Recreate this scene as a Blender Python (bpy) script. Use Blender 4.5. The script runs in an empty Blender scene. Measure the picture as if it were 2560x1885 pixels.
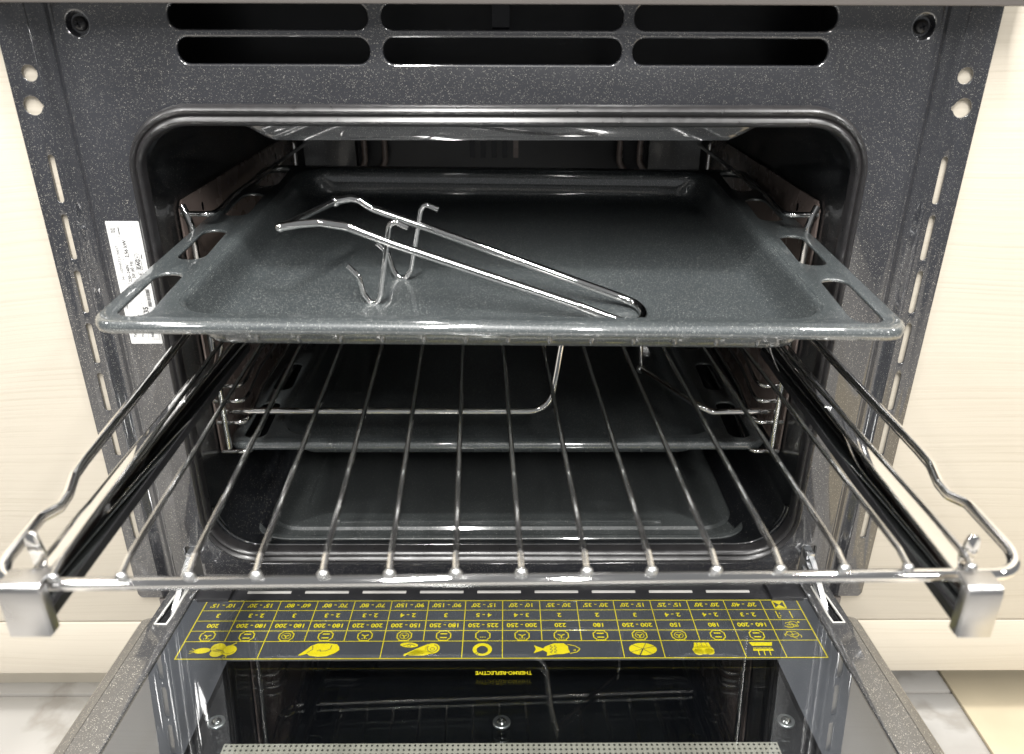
import bpy, bmesh, math, random
from mathutils import Vector, Matrix
random.seed(7)
S = bpy.context.scene
COL = S.collection

# ------------------------------------------------------------------ camera
CX, CY, CZ = 0.00365, -0.51300, 0.23518
RX, RY, RZ, FPX = -0.44210, 0.00369, -0.00871, 1986.0
PW, PH = 2560.0, 1885.0
base = Matrix(((1,0,0),(0,0,-1),(0,1,0)))
RM = Matrix.Rotation(RZ,3,'Z') @ Matrix.Rotation(RX,3,'X') @ base @ Matrix.Rotation(RY,3,'Z')
cam_d = bpy.data.cameras.new('camera'); cam = bpy.data.objects.new('camera', cam_d); COL.objects.link(cam)
cam.matrix_world = Matrix.Translation((CX,CY,CZ)) @ RM.to_4x4()
cam_d.sensor_width = 36.0; cam_d.lens = FPX/PW*36.0; cam_d.clip_start = .01; cam_d.clip_end = 50
cam_d.dof.use_dof = True; cam_d.dof.focus_distance = 0.60; cam_d.dof.aperture_fstop = 9.0
S.camera = cam
S.render.resolution_x, S.render.resolution_y = 1024, 754

# ------------------------------------------------------------------ light
w = bpy.data.worlds.new('World'); S.world = w; w.use_nodes = True
bg = w.node_tree.nodes['Background']; bg.inputs['Color'].default_value = (.96,.98,1.0,1); bg.inputs['Strength'].default_value = 0.22
def area(name, loc, target, size, sy, power, col=(1,.985,.955)):
    l = bpy.data.lights.new(name,'AREA'); l.shape='RECTANGLE'; l.size=size; l.size_y=sy; l.energy=power; l.color=col
    o = bpy.data.objects.new(name,l); COL.objects.link(o); o.location=loc
    o.rotation_euler = (Vector(target)-Vector(loc)).to_track_quat('-Z','Y').to_euler(); return o
for lx,ly,lz,sx,sy,pw in ((-.15,-.95,1.55,.05,1.10,62),(.98,-.62,1.75,.10,.10,16),(-1.05,-.70,1.75,.10,.10,12),(2.0,-.60,1.75,.2,.2,16),(-2.1,-.70,1.75,.2,.2,12),(.40,-2.30,1.70,.08,.60,38),(-1.6,-2.5,1.75,.2,.2,9),(2.1,-2.4,1.75,.2,.2,8)):
    area('ceiling_lamp', (lx,ly,lz), (lx*.35,-.25,-.1), sx, sy, pw)
S.view_settings.view_transform='Standard'; S.view_settings.look='None'; S.view_settings.gamma=1
S.view_settings.exposure = 0.0
S.render.engine='CYCLES'

# ------------------------------------------------------------------ pixel helpers (photograph 2560 x 1885)
CAM = Vector((CX,CY,CZ))
def ray(u,v): return RM @ Vector(((u-PW/2)/FPX, -(v-PH/2)/FPX, -1.0))
def onY(u,v,Y):
    d=ray(u,v); return CAM+d*((Y-CY)/d.y)
def onZ(u,v,Z):
    d=ray(u,v); return CAM+d*((Z-CZ)/d.z)
def onPlane(u,v,P,n):
    d=ray(u,v); return CAM+d*((P-CAM).dot(n)/d.dot(n))

# ------------------------------------------------------------------ materials
def newmat(name):
    m=bpy.data.materials.new(name); m.use_nodes=True
    nt=m.node_tree; return m, nt, nt.nodes['Principled BSDF']
def N(nt,t,**k):
    n=nt.nodes.new(t)
    for a,b in k.items(): setattr(n,a,b)
    return n
def coords(nt, scale=(1,1,1)):
    tc=N(nt,'ShaderNodeTexCoord'); mp=N(nt,'ShaderNodeMapping'); mp.inputs['Scale'].default_value=scale
    nt.links.new(tc.outputs['Object'],mp.inputs['Vector']); return mp.outputs['Vector']
def math_n(nt,op,a,b=None,clamp=False):
    n=N(nt,'ShaderNodeMath',operation=op); n.use_clamp=clamp
    for i,x in enumerate((a,b)):
        if x is None: continue
        if isinstance(x,(int,float)): n.inputs[i].default_value=x
        else: nt.links.new(x,n.inputs[i])
    return n.outputs[0]
def enamel(name, colour, fleck=(.55,.52,.44), density=.5, scale=640, rough=.22, amount=1.0, bump=.03, coat=2.0, crough=.05):
    m,nt,b=newmat(name); v=coords(nt)
    b.inputs['Coat Weight'].default_value=1; b.inputs['Coat IOR'].default_value=coat; b.inputs['Coat Roughness'].default_value=crough
    total=None
    for sc,dn,rad in ((scale,density,.46),(scale*.62,density*.30,.30)):
        vo=N(nt,'ShaderNodeTexVoronoi'); vo.inputs['Scale'].default_value=sc; nt.links.new(v,vo.inputs['Vector'])
        sep=N(nt,'ShaderNodeSeparateColor'); nt.links.new(vo.outputs['Color'],sep.inputs[0])
        on=math_n(nt,'LESS_THAN',sep.outputs[0],dn)
        thr=math_n(nt,'MULTIPLY',sep.outputs[1],rad)
        near=math_n(nt,'LESS_THAN',vo.outputs['Distance'],thr)
        f=math_n(nt,'MULTIPLY',math_n(nt,'MULTIPLY',on,near),sep.outputs[2])
        total=f if total is None else math_n(nt,'MAXIMUM',total,f)
    # dust patches vary the fleck strength
    nz=N(nt,'ShaderNodeTexNoise'); nz.inputs['Scale'].default_value=9; nz.inputs['Detail'].default_value=4; nt.links.new(v,nz.inputs['Vector'])
    mr=N(nt,'ShaderNodeMapRange'); mr.inputs[1].default_value=.3; mr.inputs[2].default_value=.7; mr.inputs[3].default_value=.55; mr.inputs[4].default_value=1.15; nt.links.new(nz.outputs[0],mr.inputs[0])
    fac=math_n(nt,'MULTIPLY',math_n(nt,'MULTIPLY',total,mr.outputs[0]),amount,True)
    nz2=N(nt,'ShaderNodeTexNoise'); nz2.inputs['Scale'].default_value=26; nz2.inputs['Detail'].default_value=5; nt.links.new(v,nz2.inputs['Vector'])
    cr=N(nt,'ShaderNodeMix',data_type='RGBA'); cr.inputs[6].default_value=tuple(c*.85 for c in colour)+(1,); cr.inputs[7].default_value=tuple(c*1.2 for c in colour)+(1,)
    nt.links.new(nz2.outputs[0],cr.inputs[0])
    mx=N(nt,'ShaderNodeMix',data_type='RGBA'); nt.links.new(fac,mx.inputs[0]); nt.links.new(cr.outputs[2],mx.inputs[6]); mx.inputs[7].default_value=fleck+(1,)
    nt.links.new(mx.outputs[2],b.inputs['Base Color'])
    rr=N(nt,'ShaderNodeMapRange'); rr.inputs[3].default_value=rough*.75; rr.inputs[4].default_value=rough*1.4; nt.links.new(nz2.outputs[0],rr.inputs[0]); nt.links.new(rr.outputs[0],b.inputs['Roughness'])
    op=N(nt,'ShaderNodeTexNoise'); op.inputs['Scale'].default_value=420; op.inputs['Detail'].default_value=2; nt.links.new(v,op.inputs['Vector'])
    bp=N(nt,'ShaderNodeBump'); bp.inputs['Strength'].default_value=bump; bp.inputs['Distance'].default_value=.001; nt.links.new(op.outputs[0],bp.inputs['Height']); nt.links.new(bp.outputs[0],b.inputs['Normal'])
    return m
def plain(name,col,rough=.5,metal=0,noise=.0,nscale=60,bump=0,spec=.5):
    m,nt,b=newmat(name); b.inputs['Roughness'].default_value=rough; b.inputs['Metallic'].default_value=metal; b.inputs['Specular IOR Level'].default_value=spec
    v=coords(nt); nz=N(nt,'ShaderNodeTexNoise'); nz.inputs['Scale'].default_value=nscale; nz.inputs['Detail'].default_value=5; nt.links.new(v,nz.inputs['Vector'])
    cr=N(nt,'ShaderNodeMix',data_type='RGBA'); cr.inputs[6].default_value=tuple(c*(1-noise) for c in col)+(1,); cr.inputs[7].default_value=tuple(min(1,c*(1+noise)) for c in col)+(1,)
    nt.links.new(nz.outputs[0],cr.inputs[0]); nt.links.new(cr.outputs[2],b.inputs['Base Color'])
    rr=N(nt,'ShaderNodeMapRange'); rr.inputs[3].default_value=rough*.7; rr.inputs[4].default_value=rough*1.35; nt.links.new(nz.outputs[0],rr.inputs[0]); nt.links.new(rr.outputs[0],b.inputs['Roughness'])
    if bump:
        bp=N(nt,'ShaderNodeBump'); bp.inputs['Strength'].default_value=bump; bp.inputs['Distance'].default_value=.001; nt.links.new(nz.outputs[0],bp.inputs['Height']); nt.links.new(bp.outputs[0],b.inputs['Normal'])
    return m
def wood():
    m,nt,b=newmat('pale_wood_laminate'); b.inputs['Roughness'].default_value=.42
    tc=N(nt,'ShaderNodeTexCoord')
    warp=N(nt,'ShaderNodeTexNoise'); warp.inputs['Scale'].default_value=2.6; warp.inputs['Detail'].default_value=2; nt.links.new(tc.outputs['Object'],warp.inputs['Vector'])
    ad=N(nt,'ShaderNodeMix',data_type='VECTOR'); ad.inputs[0].default_value=.05; nt.links.new(tc.outputs['Object'],ad.inputs[4]); nt.links.new(warp.outputs['Color'],ad.inputs[5])
    mp=N(nt,'ShaderNodeMapping'); mp.inputs['Scale'].default_value=(2.2,1,240); nt.links.new(ad.outputs[1],mp.inputs['Vector'])
    g=N(nt,'ShaderNodeTexNoise'); g.inputs['Scale'].default_value=1.6; g.inputs['Detail'].default_value=6; g.inputs['Roughness'].default_value=.62; nt.links.new(mp.outputs[0],g.inputs['Vector'])
    ramp=N(nt,'ShaderNodeValToRGB'); e=ramp.color_ramp.elements
    e[0].position=.30; e[0].color=(.505,.455,.372,1); e[1].position=.50; e[1].color=(.565,.515,.432,1); nt.links.new(g.outputs[0],ramp.inputs[0])
    nt.links.new(ramp.outputs[0],b.inputs['Base Color'])
    bp=N(nt,'ShaderNodeBump'); bp.inputs['Strength'].default_value=.22; bp.inputs['Distance'].default_value=.001; nt.links.new(g.outputs[0],bp.inputs['Height']); nt.links.new(bp.outputs[0],b.inputs['Normal'])
    return m
def marble():
    m,nt,b=newmat('marble_tile'); b.inputs['Roughness'].default_value=.22
    v=coords(nt,(1,1,1)); wv=N(nt,'ShaderNodeTexNoise'); wv.inputs['Scale'].default_value=4; wv.inputs['Detail'].default_value=6; wv.inputs['Distortion'].default_value=.5; nt.links.new(v,wv.inputs['Vector'])
    ramp=N(nt,'ShaderNodeValToRGB'); e=ramp.color_ramp.elements
    e[0].position=.40; e[0].color=(.42,.40,.37,1); e[1].position=.60; e[1].color=(.48,.46,.43,1)
    x=e.new(.465); x.color=(.48,.46,.43,1); x=e.new(.495); x.color=(.37,.345,.31,1); x=e.new(.525); x.color=(.48,.46,.43,1)
    nt.links.new(wv.outputs[0],ramp.inputs[0]); nt.links.new(ramp.outputs[0],b.inputs['Base Color']); return m
def glass(name,refl):
    m,nt,b=newmat(name); nt.nodes.remove(b); out=nt.nodes['Material Output']
    tr=N(nt,'ShaderNodeBsdfTransparent'); tr.inputs[0].default_value=(.93,.95,.95,1)
    gl=N(nt,'ShaderNodeBsdfGlossy'); gl.inputs['Roughness'].default_value=.012; gl.inputs[0].default_value=(1,1,1,1)
    fr=N(nt,'ShaderNodeFresnel'); ge=N(nt,'ShaderNodeNewGeometry'); ex=math_n(nt,'SUBTRACT',1.0,math_n(nt,'MULTIPLY',ge.outputs['Backfacing'],2.0)); nt.links.new(math_n(nt,'POWER',1.6,ex),fr.inputs[0])
    mx=N(nt,'ShaderNodeMixShader'); nt.links.new(math_n(nt,'ADD',math_n(nt,'MULTIPLY',fr.outputs[0],.8),refl,True),mx.inputs[0]); nt.links.new(tr.outputs[0],mx.inputs[1]); nt.links.new(gl.outputs[0],mx.inputs[2]); nt.links.new(mx.outputs[0],out.inputs[0]); return m
M = dict(
 frame=enamel('speckled_black_enamel',(.016,.017,.022),density=.34,scale=2500,rough=.38,fleck=(.74,.70,.62),amount=.85,coat=1.9,crough=.05),
 tray=enamel('speckled_grey_green_enamel',(.053,.061,.064),density=.6,scale=1900,rough=.34,fleck=(.72,.74,.70),amount=.8,coat=2.2,crough=.04),
 cavity=enamel('cavity_enamel',(.008,.009,.011),density=.25,scale=1400,rough=.40,amount=.5,coat=1.5,crough=.08),
 floorpan=enamel('floor_pan_enamel',(.058,.064,.065),density=.5,scale=1300,rough=.36,fleck=(.6,.62,.58),amount=.6,coat=1.7,crough=.07),
 doorframe=enamel('speckled_door_enamel',(.050,.050,.053),density=.50,scale=1700,rough=.34,fleck=(.85,.80,.70),coat=2.5,crough=.07),
 chrome=plain('chrome',(.90,.89,.875),.045,1,.04,90),
 darkchrome=plain('worn_chrome',(.58,.57,.56),.13,1,.10,120,.02),
 zinc=plain('zinc_plated_steel',(.72,.73,.74),.28,1,.08,140),
 plate=plain('brushed_plate',(.56,.555,.555),.30,1,.16,60,.03),
 rubber=plain('black_rubber_seal',(.020,.019,.020),.30,0,.25,180,.03,.7),
 liner=plain('brown_liner_enamel',(.19,.150,.135),.26,0,.15,50),
 black=plain('black_plastic',(.018,.018,.020),.35,0,.2,80),
 smoke=plain('black_door_glass',(.006,.006,.008),.08),
 slate=plain('slate_print',(.060,.063,.073),.35,0,.05,40),
 yellow=plain('yellow_print',(.66,.55,.012),.5,0,.04,60),
 ink=plain('label_ink',(.03,.03,.03),.6),
 paper=plain('label_paper',(.66,.66,.655),.5,0,.02,40),
 pale=plain('pale_plastic',(.78,.77,.73),.35,0,.06,90),
 slot=plain('slot_light_tone',(.42,.41,.39),.35,0,.1,60),  # pale tone standing for light seen through the door's air slots
 perf=plain('perforated_aluminium',(.62,.58,.50),.42,.35,.08,90),
 panel=plain('control_panel_plastic',(.12,.108,.102),.32,0,.05,40),
 edge=plain('door_edge_trim',(.15,.125,.105),.35,0,.1,60),
 wood=wood(), marble=marble(), glass=glass('heat_reflective_glass',.13), clear=glass('clear_glass',.0),
 board=plain('raw_beige_board',(.55,.47,.33),.6,0,.14,22,.05),
 plinth=plain('plinth_laminate',(.60,.55,.46),.5,0,.08,20),
 grout=plain('grout',(.35,.32,.28),.8))

# ------------------------------------------------------------------ object helpers
ORIG={}
def tag(o,label=None,cat=None,group=None,kind=None):
    if label: o['label']=label
    if cat: o['category']=cat
    if group: o['group']=group
    if kind: o['kind']=kind
    return o
def thing(name,loc,label,cat,group=None,rot=(0,0,0)):
    o=bpy.data.objects.new(name,None); COL.objects.link(o); o.location=loc; o.rotation_euler=rot; o.empty_display_size=.02
    return tag(o,label,cat,group)
def world_of(o):
    m=Matrix.LocRotScale(o.location,o.rotation_euler,None)
    return (world_of(o.parent) @ o.matrix_parent_inverse @ m) if o.parent else m
def mk(name,mesh,mat,parent=None,local=False,smooth=None):
    o=bpy.data.objects.new(name,mesh); COL.objects.link(o)
    if mat is not None: mesh.materials.clear(); mesh.materials.append(M[mat])
    if parent:
        o.parent=parent
        if not local: o.matrix_parent_inverse=world_of(parent).inverted()
    if smooth is not None:
        for f in mesh.polygons: f.use_smooth=True
        if smooth<179: mesh.set_sharp_from_angle(angle=math.radians(smooth))
    return o
def mesh_of(vs,fs,name='m'):
    me=bpy.data.meshes.new(name); me.from_pydata([tuple(v) for v in vs],[],fs); me.update()
    bm=bmesh.new(); bm.from_mesh(me); bmesh.ops.recalc_face_normals(bm,faces=bm.faces); bm.to_mesh(me); bm.free(); return me
class B:
    def __init__(s): s.v=[]; s.f=[]
    def add(s,vs,fs):
        k=len(s.v); s.v+= [Vector(v) for v in vs]; s.f+=[tuple(i+k for i in f) for f in fs]; return s
    def box(s,a,b,fn=None):
        (x0,y0,z0),(x1,y1,z1)=a,b
        vs=[Vector((x,y,z)) for z in(z0,z1) for y in(y0,y1) for x in(x0,x1)]
        if fn: vs=[fn(v) for v in vs]
        return s.add(vs,[(0,1,3,2),(4,6,7,5),(0,4,5,1),(2,3,7,6),(0,2,6,4),(1,5,7,3)])
    def tube(s,pts,r,seg=12,closed=False,cap=True):
        pts=[Vector(p) for p in pts]; n=len(pts); rs=r if isinstance(r,(list,tuple)) else [r]*n
        T=[]
        for i in range(n):
            a=pts[(i-1)%n] if (closed or i>0) else pts[i]; b=pts[(i+1)%n] if (closed or i<n-1) else pts[i]
            T.append((b-a).normalized())
        up=Vector((0,0,1)) if abs(T[0].z)<.9 else Vector((1,0,0))
        nrm=(up-T[0]*up.dot(T[0])).normalized(); rings=[]
        for i in range(n):
            nrm=(nrm-T[i]*nrm.dot(T[i])).normalized(); bi=T[i].cross(nrm)
            rings.append([pts[i]+(nrm*math.cos(2*math.pi*k/seg)+bi*math.sin(2*math.pi*k/seg))*rs[i] for k in range(seg)])
        vs=[v for rg in rings for v in rg]; fs=[]
        for i in range(n if closed else n-1):
            j=(i+1)%n
            for k in range(seg): fs.append((i*seg+k,i*seg+(k+1)%seg,j*seg+(k+1)%seg,j*seg+k))
        if cap and not closed: fs+= [tuple(range(seg))[::-1], tuple((n-1)*seg+k for k in range(seg))]
        return s.add(vs,fs)
    def loops(s,lps,closed=True,cap0=False,cap1=False):
        m=len(lps[0]); vs=[v for l in lps for v in l]; fs=[]
        for i in range(len(lps)-1):
            for k in range(m if closed else m-1):
                fs.append((i*m+k,i*m+(k+1)%m,(i+1)*m+(k+1)%m,(i+1)*m+k))
        if cap0: fs.append(tuple(range(m))[::-1])
        if cap1: fs.append(tuple((len(lps)-1)*m+k for k in range(m)))
        return s.add(vs,fs)
    def sphere(s,c,r,seg=10,rg=6,sc=(1,1,1)):
        c=Vector(c); lps=[]
        for i in range(1,rg):
            a=math.pi*i/rg; lps.append([c+Vector((math.cos(2*math.pi*k/seg)*math.sin(a)*sc[0],math.sin(2*math.pi*k/seg)*math.sin(a)*sc[1],math.cos(a)*sc[2]))*r for k in range(seg)])
        return s.loops(lps,cap0=True,cap1=True)
    def obj(s,name,mat,parent=None,local=False,smooth=None,bevel=0,bseg=2,fn=None):
        if fn: s.v=[fn(v) for v in s.v]
        me=mesh_of(s.v,s.f,name)
        if bevel:
            bm=bmesh.new(); bm.from_mesh(me); bmesh.ops.remove_doubles(bm,verts=bm.verts,dist=1e-6)
            bmesh.ops.bevel(bm,geom=[e for e in bm.edges if len(e.link_faces)==2 and e.calc_face_angle()>.4],offset=bevel,segments=bseg,affect='EDGES',profile=.5); bm.to_mesh(me); bm.free()
            if smooth is None: smooth=40
        return mk(name,me,mat,parent,local,smooth)
def fillet(pts,r,n=6,closed=False):
    pts=[Vector(p) for p in pts]; out=[]; m=len(pts)
    for i,p in enumerate(pts):
        if not closed and i in(0,m-1): out.append(p); continue
        a=pts[(i-1)%m]; b=pts[(i+1)%m]; ri=r[i] if isinstance(r,(list,tuple)) else r
        u=(a-p); v=(b-p); lu,lv=u.length,v.length; u/=lu; v/=lv
        ang=u.angle(v)
        if ang>3.10 or ri<=0: out.append(p); continue
        t=min(ri/math.tan(ang/2),lu*.49,lv*.49); rr=t*math.tan(ang/2)
        c=p+(u+v).normalized()*(rr/math.sin(ang/2)); s0=p+u*t-c; s1=p+v*t-c; tot=s0.angle(s1); ax=s0.cross(s1)
        if ax.length<1e-12: out.append(p); continue
        ax.normalize()
        for k in range(n+1): out.append(c+Matrix.Rotation(tot*k/n,3,ax)@s0)
    return out
def rrect(x0,y0,x1,y1,r,n=7):
    pts=[]; 
    for cx,cy,a in ((x1-r,y1-r,0),(x0+r,y1-r,90),(x0+r,y0+r,180),(x1-r,y0+r,270)):
        for k in range(n+1):
            t=math.radians(a+90*k/n); pts.append((cx+r*math.cos(t),cy+r*math.sin(t)))
    return pts
def circle(cx,cy,r,n=20): return [(cx+r*math.cos(2*math.pi*k/n),cy+r*math.sin(2*math.pi*k/n)) for k in range(n)]
def plate_mesh(loops2,thick,bevel=0,fn=None,res=2):
    """filled 2D outline(s) with holes, extruded; curve z is the thickness direction"""
    cu=bpy.data.curves.new('c','CURVE'); cu.dimensions='2D'; cu.fill_mode='BOTH' if thick>0 else 'FRONT'; cu.extrude=max(thick/2-bevel,0); cu.bevel_depth=bevel; cu.bevel_resolution=res; cu.offset=-bevel
    for l in loops2:
        sp=cu.splines.new('POLY'); sp.points.add(len(l)-1); sp.use_cyclic_u=True
        for q,(x,y) in zip(sp.points,l): q.co=(x,y,0,1)
    o=bpy.data.objects.new('c',cu); COL.objects.link(o)
    dg=bpy.context.evaluated_depsgraph_get(); me=bpy.data.meshes.new_from_object(o.evaluated_get(dg))
    bpy.data.objects.remove(o); bpy.data.curves.remove(cu)
    bm=bmesh.new(); bm.from_mesh(me); bmesh.ops.remove_doubles(bm,verts=bm.verts,dist=1e-6)
    if fn:
        for v in bm.verts: v.co=fn(v.co)
    bmesh.ops.recalc_face_normals(bm,faces=bm.faces); bm.to_mesh(me); bm.free()
    return me
def join_meshes(ms):
    bm=bmesh.new()
    for m in ms: bm.from_mesh(m)
    me=bpy.data.meshes.new('j'); bm.to_mesh(me); bm.free()
    for m in ms: bpy.data.meshes.remove(m)
    return me
def text_mesh(s,size,fn,ax='CENTER',bold=0,sx=1.0):
    cu=bpy.data.curves.new('t','FONT'); cu.body=s; cu.size=size; cu.align_x=ax; cu.align_y='CENTER'; cu.offset=bold; cu.resolution_u=3; cu.fill_mode='FRONT'
    o=bpy.data.objects.new('t',cu); COL.objects.link(o); dg=bpy.context.evaluated_depsgraph_get(); me=bpy.data.meshes.new_from_object(o.evaluated_get(dg))
    bpy.data.objects.remove(o); bpy.data.curves.remove(cu)
    for v in me.vertices: v.co=fn(Vector((v.co.x*sx,v.co.y,0)))
    return me
XZ=lambda Y:(lambda c:Vector((c.x,Y-c.z,c.y)))     # curve plane -> front plane; +curve z faces the room

# ================================================================== SETTING
FZ=-.365
flo=B().box((-1.4,-1.6,FZ-.03),(1.4,.6,FZ-.004)).obj('floor','grout'); tag(flo,kind='structure')
for x0,x1,y0,y1 in ((-1.4,.18,.047,.6),(.183,1.4,.047,.6),(-1.4,-.05,-.55,.044),(-.047,1.4,-.55,.044),(-1.4,-.30,-1.6,-.553),(-.297,1.4,-1.6,-.553)):
    B().box((x0,y0,FZ-.02),(x1,y1,FZ)).obj('tile','marble',flo,bevel=.0008)
PY=.0034
lp=B().box((-.95,PY,-.2355),(-.2785,PY+.018,.62)).obj('cabinet','wood',bevel=.0008); tag(lp,'pale cream wood-grain cabinet front to the left of the oven','cabinet','cabinets beside the oven')
rp=B().box((.2785,PY,-.2355),(.95,PY+.018,.62)).obj('cabinet','wood',bevel=.0008); tag(rp,'pale cream wood-grain cabinet front to the right of the oven','cabinet','cabinets beside the oven')
dp_=B().box((-.95,PY,-.294),(.95,PY+.018,-.2375)).obj('cabinet_rail','wood',bevel=.0008); tag(dp_,'low cream cabinet strip running under the oven and both side panels','cabinet strip')
pl=B().box((-.95,.060,FZ+.0005),(.16,.076,-.27)).obj('plinth','plinth',bevel=.0006); tag(pl,'shaded beige plinth board set back under the cabinet strip at left','plinth')
fb=B().box((.432,-.62,FZ+.0005),(.95,.40,FZ+.0045)).obj('floor_board','board',bevel=.001); tag(fb,'raw beige board lying on the marble floor at lower right','board')

# ================================================================== OVEN
oven=thing('oven',(0,0,-.2076),'built-in black speckled enamel oven with its door folded down open','oven')
# --- front panel with vents, cavity opening, hinge slots
GT,GB=.1777,-.168
vents=[]
for z0,z1,dx in ((.2006,.2151,0),(.2196,.2338,.0025)):
    for a,b in ((-.1924-dx,-.0777),(-.0696,.0731),(.0798,.1973+dx)): vents.append(rrect(a,z0,b,z1,.0069))
hs=[rrect(s*.2456-.0050,-.186,s*.2456+.0050,-.157,.001,2) for s in(-1,1)]
scr=[(-.2483,.2222),(.2517,.2222)]
outer=[(.2625,.30),(-.2625,.30),(-.2625,-.2076),(.2625,-.2076)]
opening=rrect(-.2275,-.160,.2275,.168,.038,9)
holes=vents+[opening]+hs+[circle(x,z,.0068,24) for x,z in scr]
fp=mk('front_panel',plate_mesh([outer]+holes,.0034,.0014,XZ(.0017)),'frame',oven,smooth=35)
for x,z in scr:
    b=B()
    lps=[]
    for rr,yy in ((.0068,.0005),(.0062,.0028),(.0056,.0042),(.0,.0042)):
        lps.append([Vector((x+max(rr,.0001)*math.cos(2*math.pi*k/20),yy,z+max(rr,.0001)*math.sin(2*math.pi*k/20))) for k in range(20)])
    b.loops(lps); b.obj('screw_dimple','frame',fp,smooth=40)
    b=B(); lps=[]
    for rr,yy in ((.0042,.0042),(.0041,.0026),(.0034,.0012),(.0018,.0007),(.0001,.0006)):
        lps.append([Vector((x+rr*math.cos(2*math.pi*k/18),yy,z+rr*math.sin(2*math.pi*k/18))) for k in range(18)])
    b.loops(lps); sc=b.obj('screw','black',fp,smooth=60)
    b=B()
    for a in(.4,.4+math.pi/2):
        f=lambda v,a=a:Vector((x+v.x*math.cos(a)-v.z*math.sin(a),v.y,z+v.x*math.sin(a)+v.z*math.cos(a)))
        b.box((-.0022,.0002,-.0005),(.0022,.0012,.0005),f)
    b.obj('cross_recess','smoke',fp)
# --- side channels and flanges
for s in(-1,1):
    prof=[(.2620,.0012),(.2628,.0006),(.2640,.0010),(.2658,.0026),(.2672,.0042),(.2686,.0050),(.2712,.0050),(.2730,.0040),(.2750,.0020),(.2764,.0007),(.2780,.0003)]
    zz=[-.2076,.30]
    b=B(); b.loops([[Vector((s*x,y,z)) for x,y in prof] for z in zz],closed=False); b.obj('side_channel','frame',oven,smooth=60)
    slots=[circle(s*.2835,.1949,.0048,18)]
    kx,kz=s*.2862,.1762
    key=[]
    for k in range(25):
        a=2*math.pi*k/25; r=.0057
        key.append((kx+r*math.cos(a),kz+r*math.sin(a)))
    key=[(x-s*.0014 if abs(z-kz)<.0014 and (x-kx)*s<0 else x,z) for x,z in key]
    slots.append(key)
    zt=.1468
    for i in range(8):
        cx=s*(.2828+.00055*i); slots.append(rrect(cx-.0021,zt-.0302,cx+.0021,zt,.0020,5)); zt-=.0379
    ol=[(s*.2772,.30),(s*.297,.30),(s*.297,-.2040),(s*.2945,-.2076),(s*.2772,-.2076)]
    mk('side_flange',plate_mesh([ol]+slots,.0016,.0004,XZ(.0008)),'frame',oven,smooth=35)
    B().box((s*.2952,.0016,-.2074),(s*.2968,.0032,.30)).obj('flange_return','frame',oven)
# dark duct behind the vents
b=B(); x0,x1,z0,z1,y0,y1=-.215,.215,.190,.245,.0036,.07
b.add([(x0,y0,z0),(x1,y0,z0),(x1,y0,z1),(x0,y0,z1),(x0,y1,z0),(x1,y1,z0),(x1,y1,z1),(x0,y1,z1)],[(4,5,6,7),(0,1,5,4),(1,2,6,5),(2,3,7,6),(3,0,4,7)])
b.obj('vent_duct','black',oven)
B().box((-.005,.03,.219),(.006,.034,.245)).obj('duct_bracket','smoke',oven)
# bottom trim
B().box((-.2815,.001,-.2335),(.2815,.0035,-.2100)).obj('bottom_trim','panel',oven,bevel=.0008)
for s_ in(-.2775,.262): B().box((s_,-.0006,-.2195),(s_+.0155,.0008,-.2165)).obj('trim_recess','black',oven)
# control panel
cz=onY(1280,11,-.022).z
cp=B().box((-.2975,-.0225,cz),(.2975,-.0005,cz+.115)).obj('control_panel','panel',oven,bevel=.0012)
# --- gasket: swept double-lobed rubber seal
def rr_path(x0,z0,x1,z1,r,n=10,m=14):
    pts=[];cs=[(x1-r,z1-r,0),(x0+r,z1-r,90),(x0+r,z0+r,180),(x1-r,z0+r,270)]
    for cx,cz_,a in cs:
        for k in range(n+1):
            t=math.radians(a+90*k/n); pts.append((cx+r*math.cos(t),cz_+r*math.sin(t),math.cos(t),math.sin(t)))
    return pts
gp=[(0,.0),(.02,-.0030),(.10,-.0056),(.26,-.0068),(.42,-.0056),(.50,-.0042),(.58,-.0052),(.74,-.0064),(.90,-.0054),(.98,-.0030),(1.0,.003)]
lps=[]
for px,pz,nx,nz in rr_path(-.2330,GB,.2330,GT,.042,12):
    wd=.0080+(.0050*nz*nz if nz>0 else .0028*nz*nz)
    lps.append([Vector((px-nx*o*wd,y,pz-nz*o*wd)) for o,y in gp])
lps.append(lps[0]); B().loops(lps,closed=False).obj('gasket','rubber',oven,smooth=50)
# --- cavity
def rl(hx,z0,z1,r,Y): return [Vector((x,Y,z)) for x,z in rrect(-hx,z0,hx,z1,r,8)]
CB=.405
lps=[rl(.2268,-.1590,.1668,.0370,.0010),rl(.2262,-.1583,.1660,.037,.0045),rl(.2278,-.1610,.1690,.038,.0085),rl(.2285,-.1630,.1715,.038,.013),rl(.2285,-.1650,.1730,.038,.03),rl(.2285,-.1650,.1730,.036,CB-.02),rl(.2225,-.1590,.167,.034,CB-.004),rl(.20,-.14,.15,.03,CB)]
cav=B().loops(lps,cap1=True).obj('cavity','cavity',oven,smooth=45)
# embossed floor of the cavity
b=B()
b.loops([[Vector((x,y,z)) for x,y in rrect(-hx,y0,hx,y1,r,8)] for hx,y0,y1,r,z in ((.2130,.018,.392,.040,-.1648),(.2115,.0195,.390,.039,-.1630),(.2080,.023,.387,.036,-.1627),(.2060,.025,.385,.034,-.1645),(.1985,.033,.376,.030,-.1648),(.1965,.035,.374,.029,-.1628),(.1700,.052,.352,.026,-.1628),(.1680,.054,.350,.025,-.1644))],cap1=True)
b.obj('cavity_floor_pan','floorpan',oven,smooth=35)
B().box((-.135,.040,-.1628),(.135,.0445,-.1612)).obj('floor_rib','floorpan',oven,bevel=.0007)
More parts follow.
